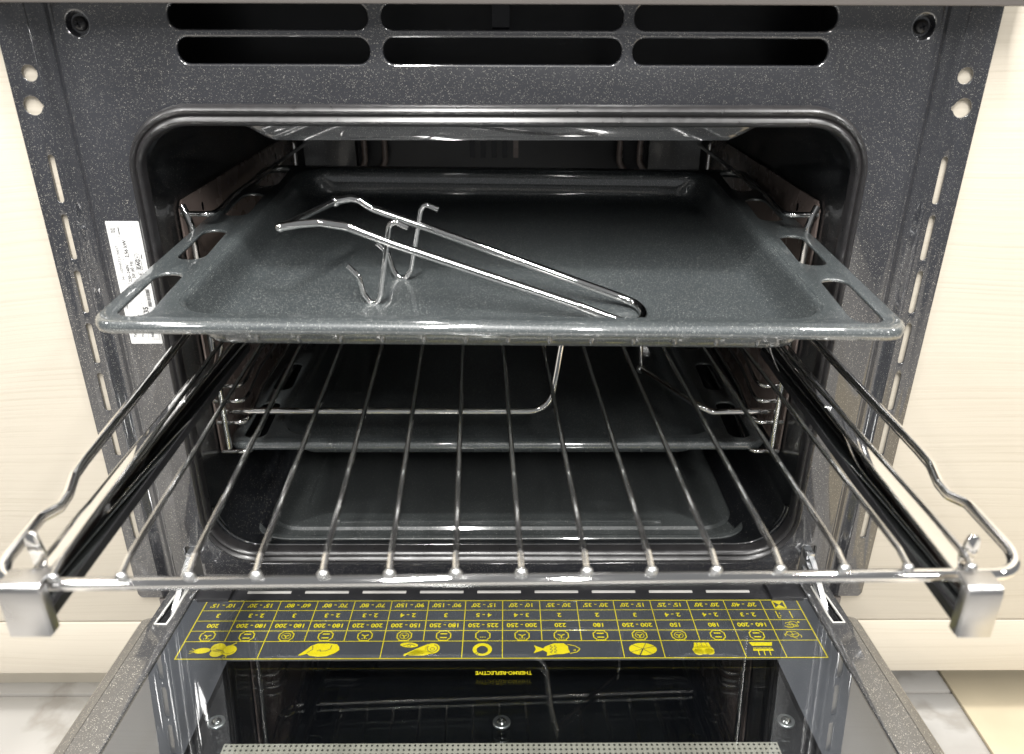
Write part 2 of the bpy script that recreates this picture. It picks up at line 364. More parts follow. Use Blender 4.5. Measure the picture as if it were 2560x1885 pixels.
# enamel beads round the lower lip
for off,Y,r in ((.0030,.0085,.0016),(.0075,.0165,.0014)):
    pth=[Vector((p[0],Y,p[1])) for p in rr_path(-.2262-off*.2,-.1583-off,.2262+off*.2,.166+off,.037,10) if p[1]<.02]
    pth.sort(key=lambda v:math.atan2(v.z-.05,v.x)); 
    B().tube(pth,r,8).obj('lip_bead','cavity',oven,smooth=60)
# ceiling panel
b=B(); pr=[(-.178,.1585),(-.171,.1556),(-.160,.1492),(-.154,.1476),(.156,.1481),(.161,.1495),(.174,.1564),(.181,.1595),(.181,.170),(-.178,.170)]
b.loops([[Vector((x,y,z+dz)) for x,z in pr] for y,dz in ((.050,.004),(.052,.0005),(.055,0),(.345,0),(.349,.003))],cap0=True,cap1=True)
cpn=b.obj('ceiling_panel','frame',oven,smooth=40)
b=B(); c=onY(862,336,.0515); b.loops([[Vector((c.x+rx*math.cos(t),.0518-yy,c.z+.003+rz*math.sin(t))) for t in [2*math.pi*k/24 for k in range(24)]] for rx,rz,yy in ((.0085,.0042,0),(.0078,.0036,.0012),(.0068,.0028,.0004))],cap1=True); b.obj('stamped_dimple','frame',cpn,smooth=60)
# back: fan cover with louvres
b=B(); b.loops([[Vector((x,y,z)) for x,z in rrect(-hx,-.12,hx,.135,.03,6)] for hx,y in ((.165,CB-.002),(.160,CB-.014),(.150,CB-.016))],cap1=True)
fc=b.obj('fan_cover','black',oven,smooth=40)
for i in range(5):
    x=-.036+.012*i; B().box((x,CB-.0175,.078),(x+.0055,CB-.0158,.104)).obj('louvre','liner' if i==4 else 'smoke',fc)
for s in(-1,1):
    b=B()
    for k in range(2):
        x=s*(.128+.022*k); b.tube(fillet([(x,CB-.03,.165),(x,CB-.03,.075),(x+s*.012,CB-.03,.060),(x+s*.02,CB-.03,.0)],.012),.0032,10)
    b.obj('heating_element','liner',oven,smooth=60)
lx,lz=.118,.128
b=B(); b.loops([[Vector((lx+r*math.cos(t),y,lz+r*1.1*math.sin(t))) for t in [2*math.pi*k/20 for k in range(20)]] for r,y in ((.021,CB-.012),(.021,CB-.030),(.016,CB-.036),(.015,CB-.034))],cap1=True); b.obj('oven_lamp_cover','smoke',oven,smooth=40)
# side liners (one per wall)
for s in(-1,1):
    b=B(); X=s*.2268
    ol=[Vector((0,.046,z)) for z in(-.097,.101)]+[Vector((0,.052,.1068)),Vector((0,.375,.1068)),Vector((0,.375,-.097))]
    b.loops([[Vector((X+dx,v.y,v.z)) for v in ol] for dx in (-.0008*s,.0008*s)],cap0=True,cap1=True)
    ln=b.obj('side_liner','liner',oven,bevel=.0004)
    for yy,zz in ((.088,.094),(.30,.094),(.20,-.08)):
        B().sphere((X-s*.0009,yy,zz),.0035,10,6,(.12,.6,1)).obj('liner_hole','smoke',ln)
# --- rating label
def LB(o=0): return lambda c:Vector((-.2574+c.y,-.0002-o,.0182+c.x))   # label x runs up the frame, y runs to the right
LWd,LHt=.0866,.0218
lab=mk('rating_label',plate_mesh([rrect(0,0,LWd,LHt,.0008,3)],0,0,LB()),'paper',oven)
def lrect(x0,y0,x1,y1): return [(x0,y0),(x1,y0),(x1,y1),(x0,y1)]
lines=[]
def ln_(x0,y0,x1,y1,wd=.00013):
    if abs(x1-x0)>abs(y1-y0): lines.append(lrect(x0,y0-wd/2,x1,y0+wd/2))
    else: lines.append(lrect(x0-wd/2,y0,x0+wd/2,y1))
ln_(.0035,.0012,.083,.0012); ln_(.0035,.0205,.083,.0205); ln_(.0035,.0012,.0035,.0205); ln_(.083,.0012,.083,.0205)
ln_(.0765,.0012,.0765,.0128); ln_(.044,.0066,.0765,.0066); ln_(.044,.0012,.044,.0205); ln_(.061,.0066,.061,.0128); ln_(.0035,.0128,.0765,.0128); ln_(.026,.0165,.044,.0165); ln_(.026,.0165,.026,.0205); ln_(.0035,.0066,.044,.0066)
ms=[plate_mesh([l],0,0,LB(.0001)) for l in lines]
mk('ruled_lines',join_meshes(ms),'ink',lab)
tx=[]
def lt(s,x,y,size,ax='LEFT',bold=0,sx=1): tx.append(text_mesh(s,size,lambda c:LB(.00012)(Vector((x+c.x,y-0*c.y,0)))+Vector((-c.y,0,0)),ax,bold,sx))
lt('Nr.: 102945723120037',.0465,.0042,.0025); lt('2,56 kW',.0620,.0098,.0034,bold=.00006)
lt('220\u2013240V',.0450,.0086,.0030,bold=.00004); lt('~ 50/ 60 Hz',.0450,.0114,.0030,bold=.00004)
lt('C\u20ac',.0465,.0168,.0042); lt('EAC',.0542,.0162,.0036,bold=.0001); lt('635',.0205,.0150,.0046,bold=.00012)
lt('Haushaltsger\u00e4te',.026,.0026,.0018,bold=.00003); lt('277',.034,.0046,.0018,bold=.00003); lt('Germany',.034,.0062,.0018,bold=.00003)
lt('er',.0185,.0092,.0036,bold=.0001); lt('Typ',.0050,.0040,.0024,bold=.00006); lt('Mod.',.0050,.0092,.0024); lt('No.',.0050,.0160,.0026,bold=.00005)
mk('lettering',join_meshes(tx),'ink',lab)
ms=[]; xx=.0275
while xx<.0400:
    wd=random.choice((.00018,.0003,.00045)); ms.append(plate_mesh([lrect(xx,.0172,xx+wd,.0197)],0,0,LB(.00012))); xx+=wd+random.choice((.0002,.00035))
mk('barcode',join_meshes(ms),'ink',lab)
# crossed-out bin, earth and frame marks
ms=[]
def stroke(pts,wd,fn,closed=False):
    vs=[];fs=[];P=[Vector((a,b)) for a,b in pts]; n=len(P)
    for i in range(n if closed else n-1):
        a,b=P[i],P[(i+1)%n]; d=(b-a); 
        if d.length<1e-9: continue
        d.normalize(); nn=Vector((-d.y,d.x))*wd/2; e=d*wd*.35; k=len(vs)
        vs+=[a-e+nn,a-e-nn,b+e-nn,b+e+nn]; fs.append((k,k+1,k+2,k+3))
    me=bpy.data.meshes.new('s'); me.from_pydata([fn(Vector((v.x,v.y,0))) for v in vs],[],fs); me.update(); return me
f=LB(.00012)
ms+=[stroke([(.0785,.0022),(.0822,.0058)],.0002,f),stroke([(.0785,.0058),(.0822,.0022)],.0002,f),stroke([(.0793,.0030),(.0815,.0027),(.0815,.0053),(.0793,.0050)],.0003,f,True),stroke([(.0780,.0077),(.0822,.0077)],.0007,f)]
ms+=[stroke(circle(.0628,.0163,.0019,18),.0002,f,True),stroke([(.0640,.0163),(.0618,.0163)],.0003,f),stroke([(.0628,.0153),(.0618,.0163),(.0628,.0173)],.0002,f),stroke(rrect(.0536,.0142,.0600,.0182,.0003,2),.0003,f,True),stroke([(.0612,.0192),(.0640,.0192)],.0006,f)]
mk('safety_marks',join_meshes(ms),'ink',lab)

# ================================================================== DOOR (part of the oven)
DP=Vector((0,-.025,-.180)); Dd=Vector((0,-1,.078)).normalized(); Dn=Vector((0,.078,1)).normalized()
def D(x,t,o=0): return DP+Vector((x,0,0))+Dd*t+Dn*o
def DF(o): return lambda c:D(c.x,c.y,o+c.z)
def dpx(u,v,o=0):
    P=onPlane(u,v,DP+Dn*o,Dn); return P.x,(P-DP).dot(Dd)
DE=.432
ol=[(-.2578,-.014),(-.2578,DE),(.2578,DE),(.2578,-.014)]
gl=rrect(-.2362,-.0100,.2362,.418,.002,3)
hh=[]
for s in(-1,1): hh.append([(s*x,t) for x,t in ((.2432,.0405),(.2522,.0405),(.2508,.010),(.2495,-.006),(.2440,-.006),(.2440,.016),(.2436,.030))])
door=mk('door',plate_mesh([ol,gl]+hh,.0030,.0009,DF(-.0012)),'doorframe',oven,smooth=35)
for s in(-1,1):
    # chamfered rim strip, ridge and coloured outer edge
    b=B(); lps=[]
    pr=[(.2574,.0004),(.2584,-.0002),(.2645,-.0016),(.2652,-.0022)]
    for t,cut in ((.0285,.003),(.0300,.001),(.0330,0),(DE,0)): lps.append([D(s*(x-cut),t,o-cut) for x,o in pr])
    b.loops(lps,closed=False); b.obj('rim_strip','doorframe',door,smooth=40)
    b=B(); lps=[]
    pr=[(.2652,-.0023),(.2675,-.0050),(.2675,-.034)]
    for t,cut in ((.0285,.004),(.0310,.001),(.0345,0),(DE,0)): lps.append([D(s*(x-cut),t,o-cut) for x,o in pr])
    b.loops(lps,closed=False); b.obj('outer_edge','edge',door,smooth=40)
    # bright lining of the hinge slot and the hinge arm
    hp=[D(s*x,t,.0006) for x,t in ((.2436,-.004),(.2436,.016),(.2432,.030),(.2440,.0400),(.2522,.0400),(.2510,.012),(.2495,-.004))]
    B().tube(hp,.0008,6).obj('hinge_slot_lining','pale',door,smooth=60)
    b=B(); b.loops([[D(s*x,t,o) for x,t in ((.2432,.0405),(.2522,.0405),(.2508,.010),(.2495,-.006),(.2440,-.006))] for o in(-.003,-.02)],cap1=True); b.obj('hinge_pocket','zinc',door)
    b=B()
    fn=lambda v,s=s:Vector((s*.2464+v.x,v.y,v.z))
    b.add([fn(Vector((x,y,z))) for x in(-.0022,.0022) for y,z in((.006,-.1590),(.006,-.1700),(-.012,-.1720),(-.034,-.1860),(-.050,-.1835),(-.040,-.1770),(-.012,-.1640))],[(0,1,2,3,4,5,6),(13,12,11,10,9,8,7)]+[(i,(i+1)%7,7+(i+1)%7,7+i) for i in range(7)])
    hg=b.obj('hinge_arm','zinc',oven,bevel=.0005)
    B().box((s*.2456-.0032,-.006,-.1655),(s*.2456+.0032,.004,-.1600)).box((s*.2456-.0040,-.016,-.1705),(s*.2456+.0030,-.004,-.1665)).box((s*.2456-.0048,-.0075,-.1780),(s*.2456-.0018,-.0035,-.1720)).obj('hinge_clip','zinc',hg,bevel=.0006)
    # black plastic corner stop
    B().box((min(s*.2075,s*.2325),-.013,-.003),(max(s*.2075,s*.2325),.0125,.0022),lambda v:D(v.x,v.y,v.z)).obj('corner_stop','black',door,bevel=.0016)
# shell and inner parts
B().box((-.2665,.03,-.036),(.2665,DE,-.026),lambda v:D(v.x,v.y,v.z)).obj('outer_glass','smoke',door,bevel=.001)
b=B()
for x0,x1,y0,y1 in ((-.2575,-.2372,.0,DE),(.2372,.2575,.0,DE),(-.2372,.2372,.0,.006)): b.box((x0,y0,-.0262),(x1,y1,-.0046),lambda v:D(v.x,v.y,v.z))
b.obj('inner_frame','black',door)
b=B(); b.box((-.2360,-.0100,-.010),(.2360,.0094,-.0012),lambda v:D(v.x,v.y,v.z)); b.obj('top_profile','black',door,bevel=.0008)
for k in range(-4,5):
    x=-.0015+.0446*k; b=B(); b.box((x-.0170,-.0014,-.0020),(x+.0170,.0014,-.0006),lambda v:D(v.x,v.y,v.z)); b.obj('air_slot_light','slot',door,bevel=.0004)  # pale inserts colour in the lit floor seen through the air slots
B().box((-.2358,.0100,-.0042),(.2358,.4175,0),lambda v:D(v.x,v.y,v.z)).obj('glass_pane','glass',door)
B().box((-.2340,.0120,-.0172),(.2340,.4150,-.0132),lambda v:D(v.x,v.y,v.z)).obj('glass_pane','clear',door)
# slate printed border of the pane
band=plate_mesh([[(-.2355,.0103),(.2355,.0103),(.2355,.4170),(-.2355,.4170)],[(-.1875,.0775),(.1910,.0775),(.1930,.34),(-.1865,.34)]],0,0,DF(-.0010)); mk('printed_border','slate',door) if False else mk('printed_border',band,'slate',door)
# perforated strip under the glass
po=-.0085
x0,t0=dpx(560,1862,po); x1,_=dpx(1952,1860,po); pitch=.0033; nc=int((x1-x0)/pitch); nr=9; vs=[];fs=[];hr=.00078
for j in range(nr):
    for i in range(nc):
        cx=x0+(i+.5)*pitch; ct=t0+(j+.35)*pitch; k=len(vs); h=pitch/2
        sq=[(-h,-h),(0,-h),(h,-h),(h,0),(h,h),(0,h),(-h,h),(-h,0)]
        for a,bb in sq: vs.append(D(cx+a,ct+bb,po))
        for q in range(8):
            t=math.radians(225+45*q); vs.append(D(cx+hr*math.cos(t),ct+hr*math.sin(t),po))
        for q in range(8): fs.append((k+q,k+(q+1)%8,k+8+(q+1)%8,k+8+q))
ps=mk('perforated_strip',mesh_of(vs,fs),'perf',door)
B().box((x0,t0-.001,po-.006),(x0+nc*pitch,t0+nr*pitch,po-.004),lambda v:D(v.x,v.y,v.z)).obj('strip_backing','black',door)
for u,v in ((541,1803),(1254,1803),(1965,1800)):
    x,t=dpx(u,v,-.0068)
    def ring(rs,fn): return [[fn(r,k,o) for k in range(24)] for r,o in rs]
    fn=lambda r,k,o:D(x+r*math.cos(2*math.pi*k/24),t+r*math.sin(2*math.pi*k/24),o)
    B().loops(ring([(.0056,-.0085),(.0056,-.0072),(.0052,-.0068),(.0034,-.0068),(.0033,-.0085)],fn)).obj('washer','zinc',door,smooth=35)
    B().loops(ring([(.0032,-.0085),(.0031,-.0066),(.0022,-.0056),(.0010,-.0054),(.0009,-.0066),(.0001,-.0066)],fn)).obj('door_screw','darkchrome',door,smooth=35)
# ---- yellow cooking table
TX0,TX1=-.2240,.2266; CW=(TX1-TX0)/16; ROW=[.0115,.0230,.0350,.0463,.0577,.0757]
PO=-.0007; gm=[]
fY=DF(PO)
def colx(i): return TX0+CW*i
for t in ROW: gm.append(stroke([(TX0,t),(TX1,t)],.00085 if t in(ROW[0],ROW[-1]) else .00062,fY))
for i in range(17):
    end=ROW[5] if i in(0,2,5,7,8,11,12,14,15,16) else ROW[4]
    gm.append(stroke([(colx(i),ROW[0]),(colx(i),end)],.00085 if i in(0,16) else .00062,fY))
mk('table_grid',join_meshes(gm),'yellow',door)
fT=DF(PO+.00008)
def rtext(s,x,t,size,bold=.00018,sx=1.0): return text_mesh(s,size,lambda c:fT(Vector((x-c.x,t+c.y,0))),'CENTER',bold,sx)
times="10' - 15'|15' - 20'|60' - 80'|70' - 80'|70' - 80'|90' - 150'|90' - 150'|15' - 20'|10' - 20'|30' - 35'|30' - 35'|15' - 20'|15' - 25'|20' - 30'|20' - 40'".split('|')
levels="3|2 - 3|3|2 - 3|2 - 3|2 - 4|3|4 - 5|3 - 4|2|2|3|2 - 4|2 - 4|2 - 3".split('|')
temps="200|180 - 200|180 - 200|180 - 200|200 - 220|150 - 200|180 - 250|225 - 250|200 - 250|220|180|200 - 250|150|180|160 - 200".split('|')
tm=[]
for i in range(15):
    cx=colx(i)+CW/2
    tm.append(rtext(times[i],cx,(ROW[0]+ROW[1])/2-.0004,.0062,sx=.95)); tm.append(rtext(levels[i],cx,(ROW[1]+ROW[2])/2-.0003,.0062)); tm.append(rtext(temps[i],cx,(ROW[2]+ROW[3])/2-.0003,.0060,sx=.95))
mk('table_figures',join_meshes(tm),'yellow',door)
mk('glass_lettering',rtext('THERMO-REFLECTIVE',.0022,.0900,.0046,bold=.00010,sx=.86),'yellow',door)
# symbols; local symbol space is the readable one: +x to reader's right, +y up -> turned by 180 degrees on the open door
def SY(cx,ct,sc=1.0,o=PO+.00008): return lambda c:DF(o)(Vector((cx-c.x*sc,ct+c.y*sc,0)))
def poly(pts,fn):
    return plate_mesh([pts],0,0,fn)
def mirrorjoin(name,meshes,mat='yellow',lab=None):
    o=mk(name,join_meshes(meshes),mat,door)
    if lab: o['label']=lab
    return o
def octo(fn,h=.0045):
    k=.0016; d=.0009
    p=[(-h+k,h),(h-k,h),(h-k,h-d),(h,h-k-d),(h,-h+k+d),(h-k,-h+d),(h-k,-h),(-h+k,-h),(-h+k,-h+d),(-h,-h+k+d),(-h,h-k-d),(-h+k,h-d)]
    return stroke(p,.00075,fn,True)
kinds='fan bars ring bars fan ring bars grill fan fan bars ring ring bars bars'.split()
for i,kd in enumerate(kinds):
    fn=SY(colx(i)+CW/2,(ROW[3]+ROW[4])/2,1.12); ms=[octo(fn)]
    if kd=='bars': ms+=[poly(lrect(-.0022,.0013,.0022,.0024),fn),poly(lrect(-.0022,-.0024,.0022,-.0013),fn)]
    if kd in('fan','ring'):
        r=.0022 if kd=='fan' else .0017
        for a in(90,210,330):
            t=math.radians(a); ms.append(stroke([(0,.0002),(r*math.cos(t),r*math.sin(t)+.0002)],.0009,fn))
        if kd=='ring': ms.append(stroke(circle(0,0,.0028,20),.0005,fn,True))
        else: ms+= [poly([(x-.0006,.0023),(x+.0006,.0023),(x,.0032)],fn) for x in(-.0014,0,.0014)]
    if kd=='grill': ms+=[poly([(x-.0006,.0012),(x+.0006,.0012),(x,.0022)],fn) for x in(-.0014,0,.0014)]
    mirrorjoin('function_symbol',ms)
# heading column symbols
cx=colx(15)+CW/2
fn=SY(cx-.0010,(ROW[0]+ROW[1])/2); ms=[stroke(lrect(-.0042,-.0042,.0042,.0042),.0012,fn,True),poly([(-.0035,.0035),(.0035,.0035),(0,0)],fn),poly([(-.0035,-.0035),(.0035,-.0035),(0,0)],fn)]
mirrorjoin('hourglass_symbol',ms)
fn=SY(cx-.0010,(ROW[1]+ROW[2])/2); ms=[stroke([(-.0052,-.004),(-.0052,.004)],.0008,fn),stroke([(.0052,-.004),(.0052,.004)],.0008,fn),stroke([(.0052,.004),(.0038,.004)],.0008,fn),stroke([(.0030,-.002),(.0030,-.001)],.0007,fn),stroke([(.0030,.001),(.0030,.002)],.0007,fn)]
mirrorjoin('shelf_symbol',ms)
def swirl(fn,seed,sc):
    rnd=random.Random(seed); ms=[]
    for (ox,oy,a,b,ph,k) in seed_sw[seed]: ms.append(stroke([(ox+a*math.cos(t*k+ph)*sc,oy+b*math.sin(t+ph)*sc) for t in [2*math.pi*q/26 for q in range(int(26*.86))]],.0006,fn))
    return ms
seed_sw={1:[(.0012,.0006,.0032,.0030,.4,1),(-.0022,-.0010,.0030,.0026,1.9,1),(-.0002,.0014,.0052,.0012,.2,1)],2:[(.0006,-.0008,.0040,.0028,1.0,1),(-.0020,.0014,.0028,.0022,2.6,1),(.0030,-.0016,.0022,.0018,.1,1)]}
fn=SY(cx,(ROW[2]+ROW[3])/2); ms=swirl(fn,1,1)+[poly(circle(-.0066,-.0028,.0009,10),fn)]; mirrorjoin('script_symbol',ms)
fn=SY(cx-.0015,(ROW[3]+ROW[4])/2); mirrorjoin('script_symbol',swirl(fn,2,1.1)+[poly(lrect(.0058,-.001,.0066,.0014),fn)])
# food pictures, each its own printed piece; dark strokes are cut lines printed over them
MID=(ROW[4]+ROW[5])/2
def ell(cx,cy,rx,ry,n=28,rot=0):
    c,s=math.cos(rot),math.sin(rot); return [(cx+rx*math.cos(t)*c-ry*math.sin(t)*s,cy+rx*math.cos(t)*s+ry*math.sin(t)*c) for t in [2*math.pi*k/n for k in range(n)]]
def food(name,cx,fills,strokes,cuts,lab):
    fn=SY(cx,MID,1.0); fc=SY(cx,MID,1.0,PO+.00016)
    o=mirrorjoin(name,[poly(p,fn) for p in fills]+[stroke(p,w_,fn) for p,w_ in strokes],'yellow',lab)
    if cuts: mk(name+'_outline',join_meshes([stroke(p,w_,fc) for p,w_ in cuts]),'slate',door)
mid=lambda a,b:(colx(a)+colx(b))/2
food('vegetable_picture',mid(0,2),[ell(-.0062,.0002,.0052,.0052),ell(.0016,.0030,.0046,.0040),ell(.0022,-.0026,.0050,.0046),ell(.0125,.0006,.0056,.0029,24,.12)],[([(-.0062,-.005),(-.0090,-.0074)],.0008),([(.0168,.0014),(.0205,.0036)],.0005),([(.0168,.0010),(.0208,.0010)],.0005),([(.0168,.0004),(.0200,-.0016)],.0005),([(-.0062,.005),(-.0040,.0076)],.0005),([(-.0062,.005),(-.0062,.0078)],.0005),([(.0075,-.001),(.004,-.003)],.001)],[([(-.0062+.004*math.cos(t),.0002+.0034*math.sin(t)) for t in [math.pi*(.1+.8*k/10) for k in range(11)]],.0003),([(.003,-.0005),(-.002,.0008)],.0004)],'vegetables printed in yellow')
food('chicken_picture',mid(2,5),[[(-.0120,-.0030),(-.0100,-.0058),(-.0040,-.0068),(.0040,-.0066),(.0082,-.0040),(.0098,-.0010),(.0150,.0056),(.0130,.0058),(.0090,.0040),(.0070,.0060),(.0010,.0072),(-.0050,.0066),(-.0100,.0036),(-.0128,.0002)]],[],[([(.0092,.0030),(.0060,-.0005),(.0068,-.0040)],.0005),([(-.0066,-.0046),(-.0060,-.0006),(-.0032,.0012),(.0002,.0014),(.0008,.0000),(.0024,.0012)],.0005)],'roast chicken printed in yellow')
food('meat_picture',mid(5,7),[ell(-.0072,-.0012,.0052,.0054),[(-.0040,-.0060),(-.0020,.0040),(.0060,.0062),(.0100,.0052),(.0112,.0068),(.0124,.0060),(.0118,.0042),(.0104,.0036),(.0040,-.0010)],[(-.0100,.0030),(-.0020,.0062),(.0080,.0062),(.0100,.0046),(.0040,.0000)],ell(.0095,-.0048,.0064,.0026,24,-.08)],[],[([(-.0072+.0036*math.cos(t),-.0012+.0038*math.sin(t)) for t in [math.pi*(-.2+1.6*k/14) for k in range(15)]],.0005),(circle(-.0072,-.0005,.0015,14),.0004),([(.0052,-.004),(.009,-.006),(.0135,-.0038)],.0005),(circle(.0095,-.0040,.0011,12),.0003)],'ham and steak printed in yellow')
so=[(.0068*math.cos(t),.0066*math.sin(t)) for t in [2*math.pi*k/30 for k in range(30)]]
fn=SY(mid(7,8),MID); o=mk('sausage_picture',plate_mesh([so,[(.0040*math.cos(t),.0040*math.sin(t)+.0004) for t in [2*math.pi*k/24 for k in range(24)]]],0,0,fn),'yellow',door); o['label']='sausage ring printed in yellow'
mk('sausage_picture_outline',join_meshes([stroke([(.0036,.0056),(.0018,.0030)],.0004,SY(mid(7,8),MID,1,PO+.00016)),stroke([(.0050,.0044),(.0030,.0024)],.0004,SY(mid(7,8),MID,1,PO+.00016))]),'slate',door)
food('fish_picture',mid(8,11)-.002,[[(.0030,.0052),(-.0020,.0050),(-.0070,.0034),(-.0060,.0000),(-.0060,-.0030),(-.0030,-.0062),(.0040,-.0062),(.0100,-.0030),(.0118,-.0008),(.0180,-.0042),(.0168,.0000),(.0185,.0040),(.0118,.0010),(.0090,.0034),(.0095,.0068),(.0050,.0056)]],[([(-.0060,-.0050),(-.0110,-.0034),(-.0142,-.0004),(-.0120,.0028),(-.0070,.0044)],.0007)]+[(circle(-.0104,.0010,.0006,8),.0006)],[([(.0030+.001*math.sin(k*2),-.004+.001*k) for k in range(9)],.0004),([(.0058+.001*math.sin(k*2),-.004+.001*k) for k in range(9)],.0004)],'whole fish printed in yellow')
food('pizza_picture',mid(11,12),[ell(0,0,.0098,.0064)],[],[([(0,0),(.0098*math.cos(a),.0064*math.sin(a))],.0004) for a in(.5,1.25,2.2,3.6,4.4,5.5)]+[([(.0004,.0008),(.0030,.0064)],.0009)],'sliced pizza printed in yellow')
food('muffin_picture',mid(12,14),[ell(0,.0010,.0076,.0046),ell(-.0040,.0028,.0034,.0032),ell(.0036,.0030,.0034,.0034),[(-.0054,-.0066),(.0050,-.0066),(.0062,-.0012),(-.0062,-.0012)]],[],[([(-.003,-.0066),(-.0036,-.0020)],.0003),([(.000,-.0066),(.0000,-.0022)],.0003),([(.003,-.0066),(.0034,-.0020)],.0003)],'muffin printed in yellow')
food('cake_picture',mid(14,15),[[(-.0072,.0022),(-.0066,-.0010),(.0066,-.0010),(.0076,.0022)],[(-.0085,-.0068),(.0082,-.0068),(.0068,-.0030),(-.0072,-.0030)]],[([(x,.0024),(x+.0004,.0066)],.0007) for x in(-.004,.0,.004)],[([(-.0066+.0017*k,-.0004+.0007*(k%2)) for k in range(9)],.0006)],'cake with candles printed in yellow')

# ================================================================== SIDE RACKS
LV=[.0982,.026,-.0372,-.0505,-.0695,-.0965]
for s in(-1,1):
    sr=thing('side_rack',(s*.2215,.046,-.097),'chrome wire side rack hanging on the %s wall inside the oven'%('left' if s<0 else 'right'),'oven rack','side racks in the oven')
    pz=[(s*.2248,.047,.1040),(s*.2222,.0455,.0985),(s*.2200,.045,.090),(s*.2200,.045,-.0925)]
    B().tube(fillet(pz,.006),.0026,10).obj('post','chrome',sr,smooth=60)
    B().tube([(s*.2200,.350,.100),(s*.2200,.350,-.0925)],.0026,10).obj('post','chrome',sr,smooth=60)
    for z in LV:
        pts=fillet([(s*.2262,.0465,z),(s*.2040,.0460,z),(s*.2035,.060,z),(s*.2085,.11,z),(s*.2085,.352,z)],.006)
        B().tube(pts,.0020,8).obj('runner','chrome',sr,smooth=60)
    B().tube(fillet([(s*.199,.062,.004),(s*.2085,.050,-.0045),(s*.199,.047,-.0045),(s*.1935,.060,.0015)],.002),.0011,8).obj('rail_clip','chrome',sr,smooth=60)

# ================================================================== TELESCOPIC RAILS
ZR=CZ-.209
for s in(-1,1):
    xo,xi=(-.1945,-.1828) if s<0 else (.2030,.1908)
    cxr=(xo+xi)/2
    yf=-.2660 if s<0 else -.2640
    tr=thing('telescopic_rail',(cxr,-.1,ZR-.02),'chrome telescopic rail pulled out under the %s edge of the wire shelf'%('left' if s<0 else 'right'),'rail','telescopic rails')
    zt=ZR-.0058-s*.0018; a,b_=sorted((xo,xi))
    # slide: U-profile with rolled edges, open below
    pr=[(xi,zt-.0125),(xi+s*.0004,zt-.0012),(xi+s*.0014,zt),(xo-s*.0022,zt-.0004),(xo-s*.0006,zt-.0010),(xo,zt-.0030),(xo,zt-.0110)]
    b=B(); lps=[[Vector((x,y,z)) for x,z in pr] for y in(yf+.002,-.12,.02)]+[]
    b.loops(lps,closed=False); b.obj('slide','chrome',tr,smooth=50)
    b=B(); b.box((a+.0014,-.13,zt-.0125),(b_-.0012,.34,zt-.0022)); b.obj('inner_channel','black',tr,bevel=.0008)
    B().box((xi-.0002 if s<0 else xi-.0004,yf+.004,zt-.0175),(xi+.0004 if s<0 else xi+.0002,.02,zt-.0124)).obj('lower_lip','black',tr)
    B().tube([(xi+s*.0016,yf+.004,zt+.0001),(xi+s*.0014,.02,zt+.0001)],.0009,8).obj('rolled_edge','chrome',tr,smooth=60)
    # front bracket: tab over the slide folded down
    x0,x1=(-.1935,-.1772) if s<0 else (.1868,.2005)
    pr=[(yf+.0075,zt+.0082),(yf-.0010,zt+.0082),(yf-.0030,zt+.0070),(yf-.0038,zt+.0048),(yf-.0042,zt-.0165),(yf-.0028,zt-.0165),(yf-.0024,zt+.0046),(yf-.0016,zt+.0060),(yf+.0004,zt+.0068),(yf+.0075,zt+.0068)]
    b=B(); b.loops([[Vector((x,y,z)) for y,z in pr] for x in(x0,x1)],cap0=True,cap1=True); b.obj('front_bracket','plate',tr,bevel=.0004)
    xs=x1 if s<0 else x0
    B().box((xs-.0007,yf-.0036,zt-.0160),(xs+.0007,yf+.0018,zt+.0058)).obj('bracket_side','plate',tr,bevel=.0005)
    # retaining tab standing on the slide
    tx_=cxr+s*.0012; ty=yf+.0200; b=B()
    ol=[(-.0024,-.001),(.0024,-.001),(.0030,.0060),(.0033,.0120),(.0028,.0165),(.0015,.0188),(-.0015,.0188),(-.0028,.0165),(-.0033,.0120),(-.0030,.0060)]
    b.loops([[Vector((tx_+x,ty+dy+.0012*math.sin(z*330),zt-.0004+z*.92)) for x,z in ol] for dy in(-.0008,.0008)],cap0=True,cap1=True)
    b.obj('retaining_tab','chrome',tr,bevel=.0005,smooth=60)
    B().tube([(xi+s*.001,-.098,zt+.0006),(xi+s*.0045,-.099,zt+.0004)],.0010,8).obj('rivet','zinc',tr,smooth=60)

# ================================================================== WIRE SHELF
yaw=.0360
sh=thing('wire_shelf',(.0027,-.055,ZR),'chrome wire oven shelf pulled out on the rails below the baking tray','oven shelf',rot=(0,.009,yaw))
yF=-.2010; yB=.165
# perimeter frame: back bar, side rods with inward kinks, rounded front bar
half=[(0,yB,0),(.2180,yB,0),(.2165,.03,0),(.2135,-.108,0),(.2125,-.122,0),(.2098,-.136,-.0022),(.2090,-.146,-.0022),(.2118,-.1565,0),(.2118,yF,0),(0,yF,0)]
fr=[(x,y,z-.0012) for x,y,z in half]
right=fillet(fr,[0,.02,0,.03,.02,.012,.010,.012,.015,0],7); left=[Vector((-v.x,v.y,v.z)) for v in right]
loop=right+left[::-1][1:-1]
for v in loop:
    if v.y<-.16: v.y-=.011*v.x*min(1,(-.16-v.y)/.03)
    if v.y<yF+.02: v.z=v.z-.0028*min(1,max(0,(yF+.02-v.y)/.02))
B().tube(loop,.0027,14,closed=True).obj('frame_rod','chrome',sh,True,smooth=70)
wsp=.0265
for k in range(15):
    x=(k-7)*wsp; yf_=yF-.011*x
    w_=B().tube(fillet([(x,yB-.001,.0032),(x,yf_+.008,.0032),(x,yf_-.0004,.0012)],.004),.00135,10)
    wo=w_.obj('wire','chrome',sh,True,smooth=60)
    B().sphere((x,yf_-.0008,.0004),.0026,8,6,(1,.8,.9)).obj('weld','zinc',wo,True,smooth=90)

